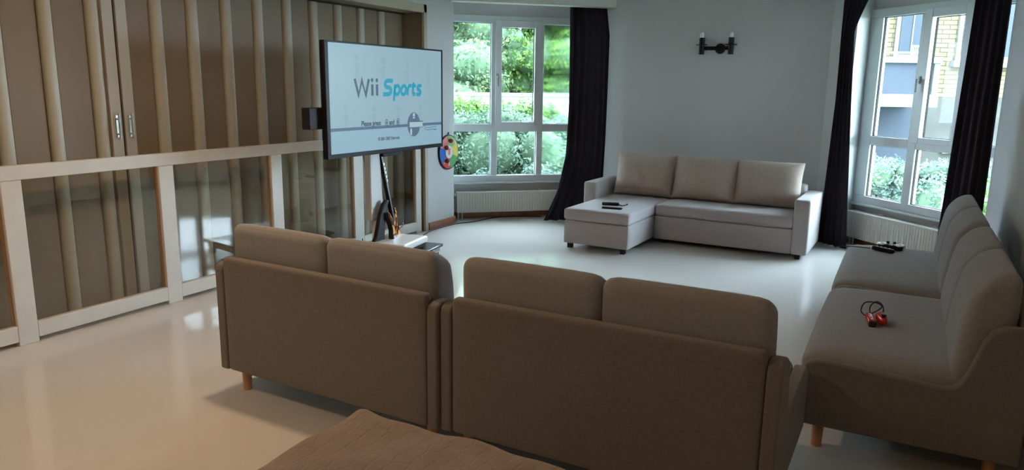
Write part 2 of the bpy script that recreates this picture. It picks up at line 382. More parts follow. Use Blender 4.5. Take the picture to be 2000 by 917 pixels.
curtain('curtain', interp([(0, (-3.80, 7.935)), (.12, (-3.755, 7.975)), (.4, (-3.66, 8.03)), (.8, (-3.60, 8.085)), (1.4, (-3.585, 8.105)), (2.52, (-3.59, 8.095))]),
        interp([(0, (-3.24, 8.40)), (1, (-3.225, 8.41)), (2.2, (-3.215, 8.41)), (2.52, (-3.255, 8.40))]), .01, 2.52, 6, .028,
        'dark aubergine curtain hanging at the left end of the sectional sofa, spreading at its hem', W1n)
curtain('curtain', interp([(0, (-.725, 8.40)), (1.5, (-.685, 8.375)), (2.5, (-.70, 8.385))]),
        interp([(0, (-.435, 8.135)), (1.5, (-.53, 8.225)), (2.2, (-.565, 8.26)), (2.36, (-.51, 8.21)), (2.5, (-.45, 8.15))]), .01, 2.50, 5, .022,
        'dark curtain just right of the sectional sofa, left side of the right-hand window', W2n)
curtain('curtain', interp([(0, (.33, 7.35)), (.8, (.352, 7.328)), (2.5, (.385, 7.295))]),
        interp([(0, (.60, 7.08)), (2.5, (.61, 7.07))]), .01, 2.50, 5, .03,
        'dark curtain at the right end of the right-hand window, beside the right wall', W2n)

# ------------------------------------------------------------------ grey two-seat sofas (origin at middle of the back, at floor level; local +y is the front)
SOFA_DEPTH = .84
def side_profile():
    v = [(.0, .13), (0, .20), (-.005, .34), (.0, .385), (.02, .42), (.06, .437), (.12, .438), (.30, .428), (.50, .412), (.555, .410), (.585, .420), (.605, .445), (.625, .49), (.645, .56), (.662, .625), (.69, .675), (.73, .698), (.80, .702), (.83, .69), (.84, .66), (.84, .13)]
    return [(SOFA_DEPTH-a, z) for a, z in v]
def sofa(label, loc, rz, W=1.39):
    root = thing('two_seat_sofa', label, 'sofa', loc, rz, 'grey-beige two-seat sofas on beech legs')
    h = W/2
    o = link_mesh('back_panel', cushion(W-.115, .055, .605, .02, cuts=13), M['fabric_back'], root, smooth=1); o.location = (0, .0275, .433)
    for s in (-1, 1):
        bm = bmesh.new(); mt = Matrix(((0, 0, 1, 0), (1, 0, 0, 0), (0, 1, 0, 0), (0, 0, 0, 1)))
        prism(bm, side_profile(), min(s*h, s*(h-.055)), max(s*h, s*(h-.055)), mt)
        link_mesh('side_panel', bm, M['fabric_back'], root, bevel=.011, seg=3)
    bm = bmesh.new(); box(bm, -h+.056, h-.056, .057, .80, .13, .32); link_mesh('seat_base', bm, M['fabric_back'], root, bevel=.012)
    def seatfn(co, t):
        co = co.copy()
        if t[1] > .6: co.z -= .012*(t[1]-.6)/.4
        return co
    o = link_mesh('seat_cushion', cushion(W-.118, .69, .145, .05, (0, .006, .018), fn=seatfn), M['fabric'], root, smooth=1); o.location = (0, .505, .385)
    wc = (W-.118)/2-.002
    def wedge(co, t):
        k = max(0, (co.z+.25)/.5); y = (co.y+.0925)
        return Vector((co.x, -.0925+y*(1.14-.34*k**1.6)-.0*k, co.z-.075*max(0, (k-.7)/.3)**1.5*(max(0, y)/.185)**3))
    for s in (-1, 1):
        o = link_mesh('back_cushion', cushion(wc, .185, .50, .048, (.004, .004, .006), fn=wedge), M['fabric'], root, smooth=1)
        o.location = (s*(wc/2+.001), .156, .645)
    for sx in (-1, 1):
        for y in (.09, SOFA_DEPTH-.085):
            bm = bmesh.new(); cyl(bm, (0, 0, .132), (0, 0, 0), .026, .022); l = link_mesh('leg', bm, M['beech'], root, smooth=50); l.location = (sx*(h-.09), y, 0)
    return root
sofa('grey-beige two-seat sofa seen from behind, its corner nearest the glazed partition', (-2.355, 2.475, 0), R(-1.6))
sofa('grey-beige two-seat sofa seen from behind, its right end touching the sofa row', (-.968, 2.468, 0), R(-.5), 1.38)
sofa('grey-beige sofa along the right wall with red game controllers lying on its seat', (.535, 4.05, 0), R(90), 1.42)
sofa('grey-beige sofa along the right wall with a black and white gamepad on its seat', (.535, 5.475, 0), R(90), 1.42)

# ------------------------------------------------------------------ sectional sofa (origin: front left foot of the chaise; local x to the right, y to the back)
sec = thing('sectional_sofa', 'pale lilac-grey L-shaped sofa with a chaise and three beige back cushions by the far wall', 'sofa', (-2.967, 6.678, 0), R(-1.5))
def sp_(name, dims, ctr, r=.02, m='lilac', bulge=(0, 0, 0), cuts=13):
    o = link_mesh(name, cushion(*dims, r, bulge, cuts), M[m], sec, smooth=1); o.location = ctr; return o
Wc, Dc, xr = .69, .745, 2.075
sp_('chaise_base', (Wc, 1.44, .235), (Wc/2, .005+.72, .055+.1175), .015)
sp_('chaise_seat', (Wc+.01, 1.30, .118), (Wc/2, .648, .292+.06), .03, bulge=(0, 0, .006))
sp_('seat_base', (xr-Wc-.012, .70, .245), ((Wc+xr)/2+.004, Dc+.35, .05+.1225), .012)
sp_('seat_cushion', (xr-Wc-.012, .56, .118), ((Wc+xr)/2+.004, Dc+.27, .297+.06), .03, bulge=(0, .003, .006))
sp_('backrest', (2.06, .17, .50), (1.045, 1.49, .40), .03)
for c, fr, s, nm in ((2.145, Dc-.01, 1.59, 'armrest'), (-.075, Dc+.06, 1.52, 'armrest')):
    sp_(nm, (.15, s-fr, .535), (c, (fr+s)/2, .05+.2675), .022)
for x, y in ((.05, .07), (Wc-.07, .07), (2.13, Dc+.06), (Wc+.1, Dc+.10), (.05, 1.40), (2.1, 1.5)):
    bm = bmesh.new(); box(bm, -.025, .025, -.025, .025, 0, .056); l = link_mesh('foot', bm, M['black'], sec, bevel=.004); l.location = (x, y, 0)
def pillow(w, h, t, seed):
    rng = random.Random(seed); n = 26; bm = bmesh.new(); gr = []
    for s in (1, -1):
        g = []
        for j in range(n+1):
            row = []
            for i in range(n+1):
                x = -1+2*i/n; z = -1+2*j/n
                k = max(0, (1-abs(x)**3.2))**.55*max(0, (1-abs(z)**3.2))**.55
                wr = .006*math.sin(9*x+seed)*abs(z)**6*k+.006*math.sin(11*z+seed*2)*abs(x)**6*k
                pinch = 1-.035*(1-abs(z)**2)*abs(x)**2
                pz = 1-.035*(1-abs(x)**2)*abs(z)**2
                row.append(bm.verts.new((x*w/2*pinch, s*(t/2*k+wr+.004), z*h/2*pz-.0*k)))
            g.append(row)
        gr.append(g)
    for g in gr:
        for j in range(n):
            for i in range(n): bm.faces.new((g[j][i], g[j][i+1], g[j+1][i+1], g[j+1][i]))
    a, b = gr; rim = [(0, i) for i in range(n)]+[(i, n) for i in range(n)]+[(n, n-i) for i in range(n)]+[(n-i, 0) for i in range(n)]
    for (j0, i0), (j1, i1) in zip(rim, rim[1:]+rim[:1]): bm.faces.new((a[j0][i0], a[j1][i1], b[j1][i1], b[j0][i0]))
    return bm
for i, (cx, wd_) in enumerate(((.39, .68), (1.07, .70), (1.72, .67))):
    o = link_mesh('back_pillow', pillow(wd_, .47, .22, i+1), M['beige_pillow'], sec, smooth=60)
    o.location = (cx, 1.27, .655); o.rotation_euler = (R(-13), R((.8, 1.2, .5)[i]), R((2, -1, 1)[i]))

# ------------------------------------------------------------------ television on its trolley
tv = thing('television', 'large flat television with a pale blue game title screen on a stand', 'television', (-3.83, 5.0, 1.0))
TW, TZ0, TZ1 = 1.56, .04, .917
bm = bmesh.new(); box(bm, -.045, -.004, -TW/2, TW/2, TZ0, TZ1); link_mesh('casing', bm, M['black'], tv, bevel=.004)
bm = bmesh.new(); bz = .018
for q in [(-TW/2, TW/2, TZ1-.014, TZ1), (-TW/2, TW/2, TZ0, TZ0+.034), (-TW/2, -TW/2+.02+bz, TZ0+.034, TZ1-.014), (TW/2-bz, TW/2, TZ0+.034, TZ1-.014)]:
    box(bm, -.004, .006, q[0], q[1], q[2], q[3])
link_mesh('bezel', bm, M['black'], tv, bevel=.002)
bm = bmesh.new(); box(bm, -.10, -.045, -.45, .45, .16, .62); link_mesh('rear_housing', bm, M['matte_black'], tv, bevel=.01)
bm = bmesh.new(); box(bm, -.13, -.05, -.90, -.70, .265, .425); link_mesh('side_box', bm, M['matte_black'], tv, bevel=.004)
bm = bmesh.new(); box(bm, -.02, .008, -.12, .12, .012, .041); link_mesh('sensor_bar', bm, M['black'], tv, bevel=.005)
def emis(name, col, s=1, rough=.3, grad=None):
    m = bpy.data.materials.new(name); m.use_nodes = True; p = m.node_tree.nodes['Principled BSDF']
    p.inputs['Base Color'].default_value = (.02, .02, .02, 1); p.inputs['Roughness'].default_value = rough
    p.inputs['Emission Color'].default_value = (*col, 1); p.inputs['Emission Strength'].default_value = s*.82; p.inputs['Specular IOR Level'].default_value = .12
    return m
E_bg = emis('screen_pale_blue', (.26, .40, .47)); E_lo = emis('screen_low_blue', (.25, .41, .50)); E_line = emis('screen_line', (.085, .14, .22))
E_grey = emis('screen_slate_text', (.055, .095, .14)); E_cyan = emis('screen_cyan_text', (.015, .30, .43)); E_white = emis('screen_white', (.36, .49, .55)); E_ghost = emis('screen_ghost', (.24, .378, .452)); E_dark = emis('screen_dark_text', (.02, .035, .06))
ys0, ys1, zs0, zs1 = -TW/2+.038, TW/2-bz, TZ0+.034, TZ1-.014
ln = .257
bm = bmesh.new(); box(bm, -.004, .001, ys0, ys1, ln, zs1); scr = link_mesh('screen', bm, E_bg, tv)
bm = bmesh.new(); box(bm, -.004, .001, ys0, ys1, zs0, ln); link_mesh('screen_lower_band', bm, E_lo, scr)
bm = bmesh.new(); box(bm, .001, .0015, ys0, ys1, ln-.012, ln+.012); link_mesh('screen_line', bm, E_line, scr)
def text(s, y, z, size, m, sx=1, shear=0, bold=.0012, parent=None, x=.002, align='LEFT', name='screen_text', rot=(R(90), 0, R(90))):
    c = bpy.data.curves.new(name, 'FONT'); c.body = s; c.size = size; c.shear = shear; c.offset = bold; c.align_x = align; c.extrude = .0002
    o = bpy.data.objects.new(name, c); C.objects.link(o); o.data.materials.append(m)
    me = bpy.data.meshes.new_from_object(o); bpy.data.objects.remove(o); o = bpy.data.objects.new(name, me); C.objects.link(o)
    o.parent = parent or scr; o.location = (x, y, z); o.rotation_euler = rot; o.scale = (sx, 1, 1); return o
# title: strokes built as meshes in condensed letterforms
def stroke(bm, pts, wdt, x=.0016, x2=.0022, closed=False):
    P = [Vector((0, a, b)) for a, b in pts]; L = []; Rr = []
    n = len(P)
    for i in range(n):
        a = P[(i-1) % n] if (closed or i) else P[i]; b = P[(i+1) % n] if (closed or i < n-1) else P[i]
        d = (b-a).normalized(); nn = Vector((0, -d.z, d.y)); k = wdt/2
        if 0 < i < n-1 or closed:
            d1 = (P[i]-a).normalized(); c = max(.45, abs(d1.dot(d))); k /= c
        L.append(P[i]+nn*k); Rr.append(P[i]-nn*k)
    m_ = n if closed else n-1
    for i in range(m_):
        j = (i+1) % n
        q = [(L[i], x2), (L[j], x2), (Rr[j], x2), (Rr[i], x2)]
        vs = [bm.verts.new((xx, p.y, p.z)) for p, xx in q]; bm.faces.new(vs)
def arc(cy, cz, ry, rz, a0, a1, n=14): return [(cy+ry*math.cos(R(a0+(a1-a0)*i/n)), cz+rz*math.sin(R(a0+(a1-a0)*i/n))) for i in range(n+1)]
Z0 = .517   # baseline of title, cap height .125
bm = bmesh.new()
stroke(bm, [(-.448, Z0+.125), (-.405, Z0), (-.362, Z0+.115), (-.319, Z0), (-.276, Z0+.125)], .027)
for y in (-.235, -.175):
    stroke(bm, [(y, Z0-.005), (y, Z0+.085)], .029); stroke(bm, arc(y, Z0+.117, .008, .008, 0, 360, 12), .016)
link_mesh('title_word', bm, E_grey, scr)
bm = bmesh.new(); wS = .025; sh = .16; S0 = -.02
def shp(pts): return [(y+sh*(z-Z0), z) for y, z in pts]
stroke(bm, shp([(.018, Z0+.116), (-.05, Z0+.116), (-.07, Z0+.111), (-.082, Z0+.098), (-.083, Z0+.083), (-.074, Z0+.070), (-.055, Z0+.063), (-.025, Z0+.060), (-.006, Z0+.053), (.003, Z0+.040), (.002, Z0+.024), (-.009, Z0+.011), (-.03, Z0+.005), (-.10, Z0+.005)]), .034)
w2 = .029
def bowl(cy): return shp(arc(cy, Z0+.040, .034, .037, 0, 360, 20))
stroke(bm, bowl(.086), w2, closed=False); stroke(bm, shp([(.052, Z0+.085), (.052, Z0-.050)]), w2)
stroke(bm, bowl(.178), w2)
stroke(bm, shp([(.238, Z0-.004), (.238, Z0+.06), (.25, Z0+.076), (.288, Z0+.078)]), w2)
stroke(bm, shp([(.312, Z0+.105), (.312, Z0+.02), (.322, Z0+.006), (.352, Z0+.006)]), w2); stroke(bm, shp([(.292, Z0+.078), (.352, Z0+.078)]), w2*.85)
stroke(bm, shp([(.436, Z0+.078), (.392, Z0+.078), (.376, Z0+.064), (.384, Z0+.046), (.418, Z0+.038), (.428, Z0+.02), (.416, Z0+.004), (.366, Z0+.003)]), w2)
link_mesh('title_word', bm, E_cyan, scr)
text('Please press', -.382, .274, .056, E_dark, .90); text('and', -.022, .274, .056, E_dark, .86)
text('A', -.068, .279, .036, E_dark, .8); text('B', .088, .279, .036, E_dark, .8)
bm = bmesh.new(); stroke(bm, arc(-.058, .291, .018, .026, 0, 360, 20), .005); link_mesh('button_ring', bm, E_dark, scr)
bm = bmesh.new(); stroke(bm, arc(.098, .292, .018, .028, 0, 360, 20), .005); link_mesh('button_ring', bm, E_dark, scr)
text('© 2006-2007 Nintendo', -.172, .148, .036, E_grey, .85)
bm = bmesh.new(); prism(bm, [(.326+a-0, b) for a, b in arc(0, .262, .094, .104, 0, 360, 40)[:-1]], .0016, .0020, Matrix(((0, 0, 1, 0), (1, 0, 0, 0), (0, 1, 0, 0), (0, 0, 0, 1)))); link_mesh('badge_disc', bm, E_line, scr)
bm = bmesh.new(); box(bm, .002, .0024, .262, .46, .236, .286); box(bm, .002, .0024, .31, .345, .312, .36); box(bm, .002, .0024, .27, .30, .168, .23)
link_mesh('badge_hand_controller', bm, E_white, scr, bevel=.008)
bm = bmesh.new()
stroke(bm, [(.262, .236), (.46, .236), (.46, .286), (.262, .286), (.262, .236)], .004, x2=.0026)
stroke(bm, arc(.328, .336, .022, .030, 0, 360, 18), .004, x2=.0026); stroke(bm, arc(.285, .198, .019, .034, 0, 360, 18), .004, x2=.0026)
stroke(bm, [(.470, .25), (.50, .228), (.56, .225), (.62, .228), (.672, .232), (.675, .205), (.60, .208), (.52, .204), (.478, .222)], .004, x2=.0026)
stroke(bm, [(.30, .33), (.355, .33)], .004, x2=.0026)
link_mesh('badge_outline', bm, E_grey, scr)
# faint sporty silhouettes in two rows
for (y, z) in ((-.42, .80), (-.09, .79), (.24, .77), (.56, .76), (-.56, .42), (-.22, .41), (.10, .40), (.43, .41)):
    sc = .85; bm = bmesh.new()
    prism(bm, [(y+a, z+b) for a, b in arc(0, 0, .028*sc, .034*sc, 0, 360, 16)[:-1]], .0012, .0014, Matrix(((0, 0, 1, 0), (1, 0, 0, 0), (0, 1, 0, 0), (0, 0, 0, 1))))
    stroke(bm, [(y+.004, z-.04), (y, z-.13)], .038, x2=.0014); stroke(bm, [(y-.004, z-.12), (y-.035, z-.19)], .016, x2=.0014); stroke(bm, [(y+.004, z-.12), (y+.03, z-.19)], .016, x2=.0014)
    stroke(bm, [(y, z-.055), (y-.06, z-.09)], .012, x2=.0014)
    link_mesh('screen_silhouette', bm, E_ghost, scr)
# trolley
cart = thing('tv_trolley', 'wheeled television trolley with a white column and a low dark shelf', 'tv stand', (-3.955, 5.08, 0), R(9.9))
bm = bmesh.new(); box(bm, -.31, .31, -.525, .525, .118, .145); link_mesh('shelf', bm, M['glossy_shelf'], cart, bevel=.006)
bm = bmesh.new(); box(bm, -.29, .29, -.50, .50, .07, .117); link_mesh('under_frame', bm, M['grey_plastic'], cart, bevel=.01)
for sx in (-1, 1):
    for sy in (-1, 1):
        bm = bmesh.new(); x, y = sx*.26, sy*.47
        cyl(bm, (x-.016, y, .034), (x+.016, y, .034), .034, n=24); box(bm, x-.02, x+.02, y-.018, y+.018, .05, .071); link_mesh('caster', bm, M['black'], cart, bevel=.003)
bm = bmesh.new(); mt = Matrix.Rotation(R(-9.9), 4, 'Z') @ Matrix.Translation((3.955, -5.08, 0))
box(bm, -4.165, -4.10, 5.05, 5.225, .42, 1.55, mt); link_mesh('column', bm, M['white'], cart, bevel=.012)
bm = bmesh.new(); cyl(bm, mt @ Vector((-4.13, 5.14, .144)), mt @ Vector((-4.13, 5.14, .421)), .03); link_mesh('column_foot', bm, M['white'], cart, bevel=.01)
bm = bmesh.new(); box(bm, -4.10, -3.92, 4.90, 5.3, 1.25, 1.50, mt); link_mesh('mounting_bracket', bm, M['matte_black'], cart, bevel=.004)
# flat white console on a slim dark box
con = thing('media_console', 'flat white media console lying on the dark trolley shelf under the television', 'console', (-3.955, 5.22, .145), R(9.9))
bm = bmesh.new(); box(bm, -.17, .17, -.19, .19, .001, .034); link_mesh('dark_base', bm, M['matte_black'], con, bevel=.005)
o = link_mesh('shell', cushion(.40, .50, .062, .026, cuts=13), M['device_white'], con, smooth=1); o.location = (0, 0, .066)
bm = bmesh.new(); box(bm, .184, .187, -.12, .05, .048, .060); link_mesh('front_slot', bm, M['grey_plastic'], con)
bm = bmesh.new(); box(bm, -.05, .12, -.213, -.2095, .05, .062); link_mesh('front_slot', bm, M['grey_plastic'], con)
# toy guitar on its stand
gt = thing('guitar_controller', 'black guitar-shaped controller with a flame-coloured body leaning by the television trolley', 'guitar', (-4.03, 5.325, .145), 0)
def flame():
    m = bpy.data.materials.new('flame_sunburst'); m.use_nodes = True; n = m.node_tree.nodes; l = m.node_tree.links; p = n['Principled BSDF']; p.inputs['Roughness'].default_value = .15
    tc = n.new('ShaderNodeTexCoord'); wv = n.new('ShaderNodeTexNoise'); wv.inputs['Scale'].default_value = 7; wv.inputs['Distortion'].default_value = 2.5; l.new(tc.outputs['Object'], wv.inputs['Vector'])
    r = n.new('ShaderNodeValToRGB'); e = r.color_ramp.elements; e[0].position = .44; e[0].color = (.02, .008, .008, 1); e[1].position = .53; e[1].color = (.45, .07, .02, 1)
    q = e.new(.60); q.color = (.85, .55, .08, 1); q = e.new(.70); q.color = (.7, .5, .42, 1)
    l.new(wv.outputs[0], r.inputs[0]); l.new(r.outputs[0], p.inputs['Base Color']); return m
M['flame'] = flame()
A = Matrix.Rotation(R(8.5), 4, 'X') @ Matrix.Rotation(R(-6), 4, 'Y') @ Matrix.Rotation(R(24), 4, 'Z') @ Matrix.Scale(1.08, 4)
def gp(pts): return pts
body = [(-.02, .0), (-.10, .01), (-.135, .06), (-.13, .12), (-.095, .17), (-.10, .22), (-.135, .29), (-.125, .335), (-.095, .325), (-.06, .27), (-.03, .262), (.03, .262), (.06, .27), (.095, .315), (.12, .31), (.125, .27), (.095, .21), (.09, .17), (.12, .12), (.13, .06), (.09, .01)]
P3 = Matrix(((0, 0, 1, 0), (1, 0, 0, 0), (0, 1, 0, 0), (0, 0, 0, 1)))
bm = bmesh.new(); prism(bm, body, -.022, .018, A @ P3); link_mesh('body', bm, M['black'], gt, bevel=.006)
bm = bmesh.new(); prism(bm, [(a*.9, .01+b*.93) for a, b in body], .018, .022, A @ P3); link_mesh('flame_face', bm, M['flame'], gt)
bm = bmesh.new(); box(bm, -.008, .022, -.022, .022, .22, .80, A); link_mesh('neck', bm, M['black'], gt, bevel=.004)
bm = bmesh.new()
for i in range(5): box(bm, .022, .028, -.016, .016, .70-i*.035, .722-i*.035, A)
link_mesh('fret_button', bm, M['device_white'], gt, bevel=.002)
bm = bmesh.new(); prism(bm, [(-.022, .80), (.022, .80), (.04, .83), (.03, .93), (-.05, .95), (-.035, .86)], -.006, .016, A @ P3); link_mesh('headstock', bm, M['black'], gt, bevel=.003)
bm = bmesh.new(); tube(bm, [A @ Vector((.02, .10, .12)), A @ Vector((.05, .12, .15)), A @ Vector((.06, .14, .2))], .004); link_mesh('whammy_bar', bm, M['chrome'], gt, smooth=1)
st = thing('guitar_stand', 'curved dark stand beside the white column behind the toy guitar', 'stand', (-4.05, 5.09, .145), 0)
bm = bmesh.new(); prism(bm, [(-.14, .0), (-.12, .06), (-.06, .13), (-.03, .22), (.0, .32), (.05, .41), (.10, .45), (.13, .44), (.10, .38), (.075, .28), (.06, .15), (.055, .0)], -.02, .02, P3); link_mesh('curved_leg', bm, M['matte_black'], st, bevel=.008)
bm = bmesh.new(); box(bm, -.05, .05, -.17, .2, -.0, .02); link_mesh('foot_bar', bm, M['matte_black'], st, bevel=.004)
bm = bmesh.new(); tube(bm, [(0, -.2, .02), (.0, -.19, .07), (.0, -.22, .12), (0, -.23, .15)], .004); cyl(bm, (0, -.2, .0), (0, -.2, .035), .03, .022); link_mesh('cable_end', bm, M['matte_black'], st, smooth=1)
# floor cable
bm = bmesh.new(); tube(bm, [(-3.95, 8.20, .006), (-4.36, 7.90, .006), (-4.47, 7.44, .006), (-4.575, 7.20, .006), (-4.60, 6.86, .006), (-4.55, 6.53, .006), (-4.35, 6.1, .006), (-4.12, 5.75, .006)], .006)
tag(link_mesh('floor_cable', bm, M['matte_black'], smooth=1), 'thin black cable trailing across the floor from the trolley to the window', 'cable')

# ------------------------------------------------------------------ dartboard on the corner of the left wall
db = thing('dartboard', 'round colourful sticky-ball dartboard hung beside the window', 'dartboard', (XL+.012, 7.10, .853))
bm = bmesh.new(); cyl(bm, (-.006, 0, 0), (.012, 0, 0), .2, n=56); link_mesh('backing', bm, M['black'], db, bevel=.003)
cols = [(.30, .50, .16), (.75, .62, .08), (.08, .33, .10), (.62, .05, .05), (.02, .14, .50), (.75, .25, .24)]
def simple(n_, c, r=.6): return mat(n_, c, r)
for i, c in enumerate(cols):
    a0 = 100-i*60; bm = bmesh.new(); pts = [(0.0, 0.0)]+[(math.cos(R(a0-60*k/10))*.187, math.sin(R(a0-60*k/10))*.187) for k in range(11)]
    prism(bm, pts, .012, .014, P3); link_mesh('colour_sector', bm, simple('sector_%d' % i, c), db)
bm = bmesh.new(); cyl(bm, (.014, 0, 0), (.016, 0, 0), .072, n=40); link_mesh('centre_disc', bm, simple('dart_white', (.75, .75, .72)), db)
bm = bmesh.new(); prism(bm, [(.0, -.04), (.022, -.015), (.018, .02), (.028, .035), (0, .045), (-.022, .03), (-.012, .0), (-.024, -.02)], .016, .0175, P3); link_mesh('centre_mark', bm, simple('dart_red', (.7, .14, .08)), db)
for y, z in ((.07, -.03+.02), (.10, .09), (-.0, -.13), (-.09, -.10)):
    bm = bmesh.new(); prism(bm, [(y-.02, z-.03), (y+.018, z-.026), (y+.022, z+.02), (y-.012, z+.03)], .014, .0155, P3)
    link_mesh('printed_picture', bm, simple('dart_print', (.50, .47, .40)), db)
tag(None or bpy.data.objects['dartboard'], None)
bm = bmesh.new(); cyl(bm, (.0, .0, .195), (.008, 0, .225), .008); link_mesh('hanging_loop', bm, M['black'], db)
for y, z, lb in ((.005, .13, 'dark red sticky ball on the upper green sector of the dartboard'), (-.085, .055, 'dark red sticky ball on the pink sector of the dartboard'), (-.075, -.095, 'dark purple-red sticky ball on the blue sector of the dartboard')):
    bm = bmesh.new(); bmesh.ops.create_icosphere(bm, subdivisions=3, radius=.026)
    o = tag(link_mesh('sticky_ball', bm, simple('ball_red', (.16, .005, .02), .7), smooth=1), lb, 'ball', 'balls stuck to the dartboard'); o.location = (XL+.012+.037, 7.10+y, .853+z)

# ------------------------------------------------------------------ wall lamp
sc = thing('wall_sconce', 'black twin-candle wall lamp above the sectional sofa', 'wall lamp', (-1.935, YF, 2.045))
bm = bmesh.new(); cyl(bm, (0, 0, 0), (0, -.03, 0), .058, .05, n=32); bmesh.ops.create_uvsphere(bm, u_segments=20, v_segments=12, radius=.04, matrix=Matrix.Translation((0, -.04, 0))); link_mesh('mounting_plate', bm, M['black'], sc, smooth=40)
for x in (-.185, .135):
    bm = bmesh.new(); cyl(bm, (0, -.05, .002), (x, -.085, .002), .021); link_mesh('arm', bm, M['black'], sc, smooth=1)
    bm = bmesh.new(); cyl(bm, (x, -.09, -.065), (x, -.09, .115), .030, n=28); h_ = link_mesh('holder', bm, M['black'], sc, smooth=40)
    bm = bmesh.new(); cyl(bm, (x, -.09, .036), (x, -.09, .043), .068, .060, n=32); link_mesh('drip_dish', bm, M['black'], h_, smooth=40)
    bm = bmesh.new(); cyl(bm, (x, -.09, .115), (x, -.09, .15), .024, .02, n=20); bmesh.ops.create_uvsphere(bm, u_segments=16, v_segments=10, radius=.021, matrix=Matrix.Translation((x, -.09, .152)))
    link_mesh('bulb', bm, mat('unlit_frosted_bulb', (.75, .77, .77), .3), h_, smooth=40)

# ------------------------------------------------------------------ quilted ottoman in the foreground
ot = thing('ottoman', 'brown quilted fabric ottoman in the foreground behind the sofas', 'ottoman', (-1.02, 1.42, 0), R(-1))
def quilt():
    m = mat('quilted_brown_cloth', (.31, .24, .195), .95, .15, var=.08, vscale=14, sheen=.3)
    n = m.node_tree.nodes; l = m.node_tree.links; p = n['Principled BSDF']; tc = [q for q in n if q.type == 'TEX_COORD'][0]
    v = n.new('ShaderNodeTexVoronoi'); v.inputs['Scale'].default_value = 20; v.inputs['Randomness'].default_value = .45; v.feature = 'DISTANCE_TO_EDGE'; l.new(tc.outputs['Object'], v.inputs['Vector'])
    ns = n.new('ShaderNodeTexNoise'); ns.inputs['Scale'].default_value = 9; ns.inputs['Detail'].default_value = 4; ns.inputs['Distortion'].default_value = 1.5; l.new(tc.outputs['Object'], ns.inputs['Vector'])
    ad = n.new('ShaderNodeMath'); ad.operation = 'ADD'; mr = n.new('ShaderNodeMapRange'); mr.inputs[2].default_value = .12; l.new(v.outputs['Distance'], mr.inputs[0]); l.new(mr.outputs[0], ad.inputs[0]); l.new(ns.outputs[0], ad.inputs[1])
    b = n.new('ShaderNodeBump'); b.inputs['Strength'].default_value = .4; b.inputs['Distance'].default_value = .005; l.new(ad.outputs[0], b.inputs['Height']); l.new(b.outputs[0], p.inputs['Normal']); return m
M['quilt'] = quilt()
def otfn(co, t):
    co = co.copy()
    if t[2] > 0:
        co.z += .014*math.sin(co.x*9+co.y*5)*.5*(t[2])+.018*math.exp(-((t[0]+1)**2+(t[1]-1)**2)/.05)
        co.z += .006*math.sin(23*co.x-17*co.y)*t[2]
    return co
o = link_mesh('padded_top', cushion(1.26, 1.02, .20, .055, (0, 0, .012), cuts=31, fn=otfn), M['quilt'], ot, smooth=1); o.location = (0, 0, .362)
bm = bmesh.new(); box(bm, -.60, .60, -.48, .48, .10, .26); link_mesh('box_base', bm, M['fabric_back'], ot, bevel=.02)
for sx in (-1, 1):
    for sy in (-1, 1):
        bm = bmesh.new(); cyl(bm, (sx*.54, sy*.42, .101), (sx*.54, sy*.42, 0), .025, .02); link_mesh('leg', bm, M['beech'], ot, smooth=40)

# ------------------------------------------------------------------ small things on the seats
def remote(name, label, cat, loc, rz, L, W_, Hh, m, btn, nb=5, tilt=0):
    root = thing(name, label, cat, loc, rz); 
    o = link_mesh('shell', cushion(L, W_, Hh, min(W_, Hh)*.38, cuts=7), m, root, smooth=1); o.location = (0, 0, Hh/2)
    bm = bmesh.new()
    for i in range(nb): cyl(bm, (-L*.3+L*.6*i/max(1, nb-1), 0, Hh-.001), (-L*.3+L*.6*i/max(1, nb-1), 0, Hh+.002), W_*.14, n=12)
    link_mesh('button', bm, btn, root); return root
zc = .415
r1 = remote('remote_control', 'thick black remote with a wrist strap on the chaise, nearer the back cushions', 'remote', (-2.615, 7.06, zc), R(14), .175, .045, .034, M['black'], M['grey_plastic'])
bm = bmesh.new(); tube(bm, [(.085, 0, .015), (.12, -.01, .006), (.145, .03, .006), (.165, .09, .006), (.155, .115, .006)], .006); link_mesh('wrist_strap', bm, M['matte_black'], r1, smooth=1)
remote('remote_control', 'slim black remote on the chaise, nearer its front edge', 'remote', (-2.525, 6.865, zc), R(4), .205, .042, .018, M['black'], M['grey_plastic'], 8)
zg = .475
gp_ = thing('gamepad', 'black gamepad with two white round pads on the far grey sofa seat', 'gamepad', (-.02, 5.93, zg), R(-8))
o = link_mesh('body', cushion(.17, .085, .036, .016, cuts=9), M['black'], gp_, smooth=1); o.location = (0, 0, .018)
for s in (-1, 1):
    bm = bmesh.new(); cyl(bm, (s*.056, 0, .030), (s*.056, 0, .040), .039, .037, n=28); link_mesh('white_pad', bm, M['device_white'], gp_, smooth=40)
    bm = bmesh.new(); cyl(bm, (s*.022, .01, .03), (s*.022, .01, .055), .008, .011, n=16); link_mesh('thumbstick', bm, M['matte_black'], gp_, smooth=40)
    bm = bmesh.new(); box(bm, s*.058-.012, s*.058+.012, -.003, .003, .040, .042); box(bm, s*.058-.003, s*.058+.003, -.012, .012, .040, .042); link_mesh('direction_cross', bm, M['grey_plastic'], gp_)
r3 = remote('motion_controller', 'black stick controller with a thin cord in front of the gamepad', 'game controller', (-.065, 5.80, zg), R(-33), .165, .038, .032, M['black'], M['device_white'], 4)
bm = bmesh.new(); tube(bm, [(-.08, 0, .012), (-.11, .01, .004), (-.15, -.01, .003), (-.20, -.045, .003), (-.245, -.12, .002), (-.275, -.17, -.004)], .0035); link_mesh('cord', bm, M['matte_black'], r3, smooth=1)
bm = bmesh.new(); cyl(bm, (-.083, 0, .016), (-.10, 0, .016), .012, .008); link_mesh('connector', bm, M['device_white'], r3, smooth=40)
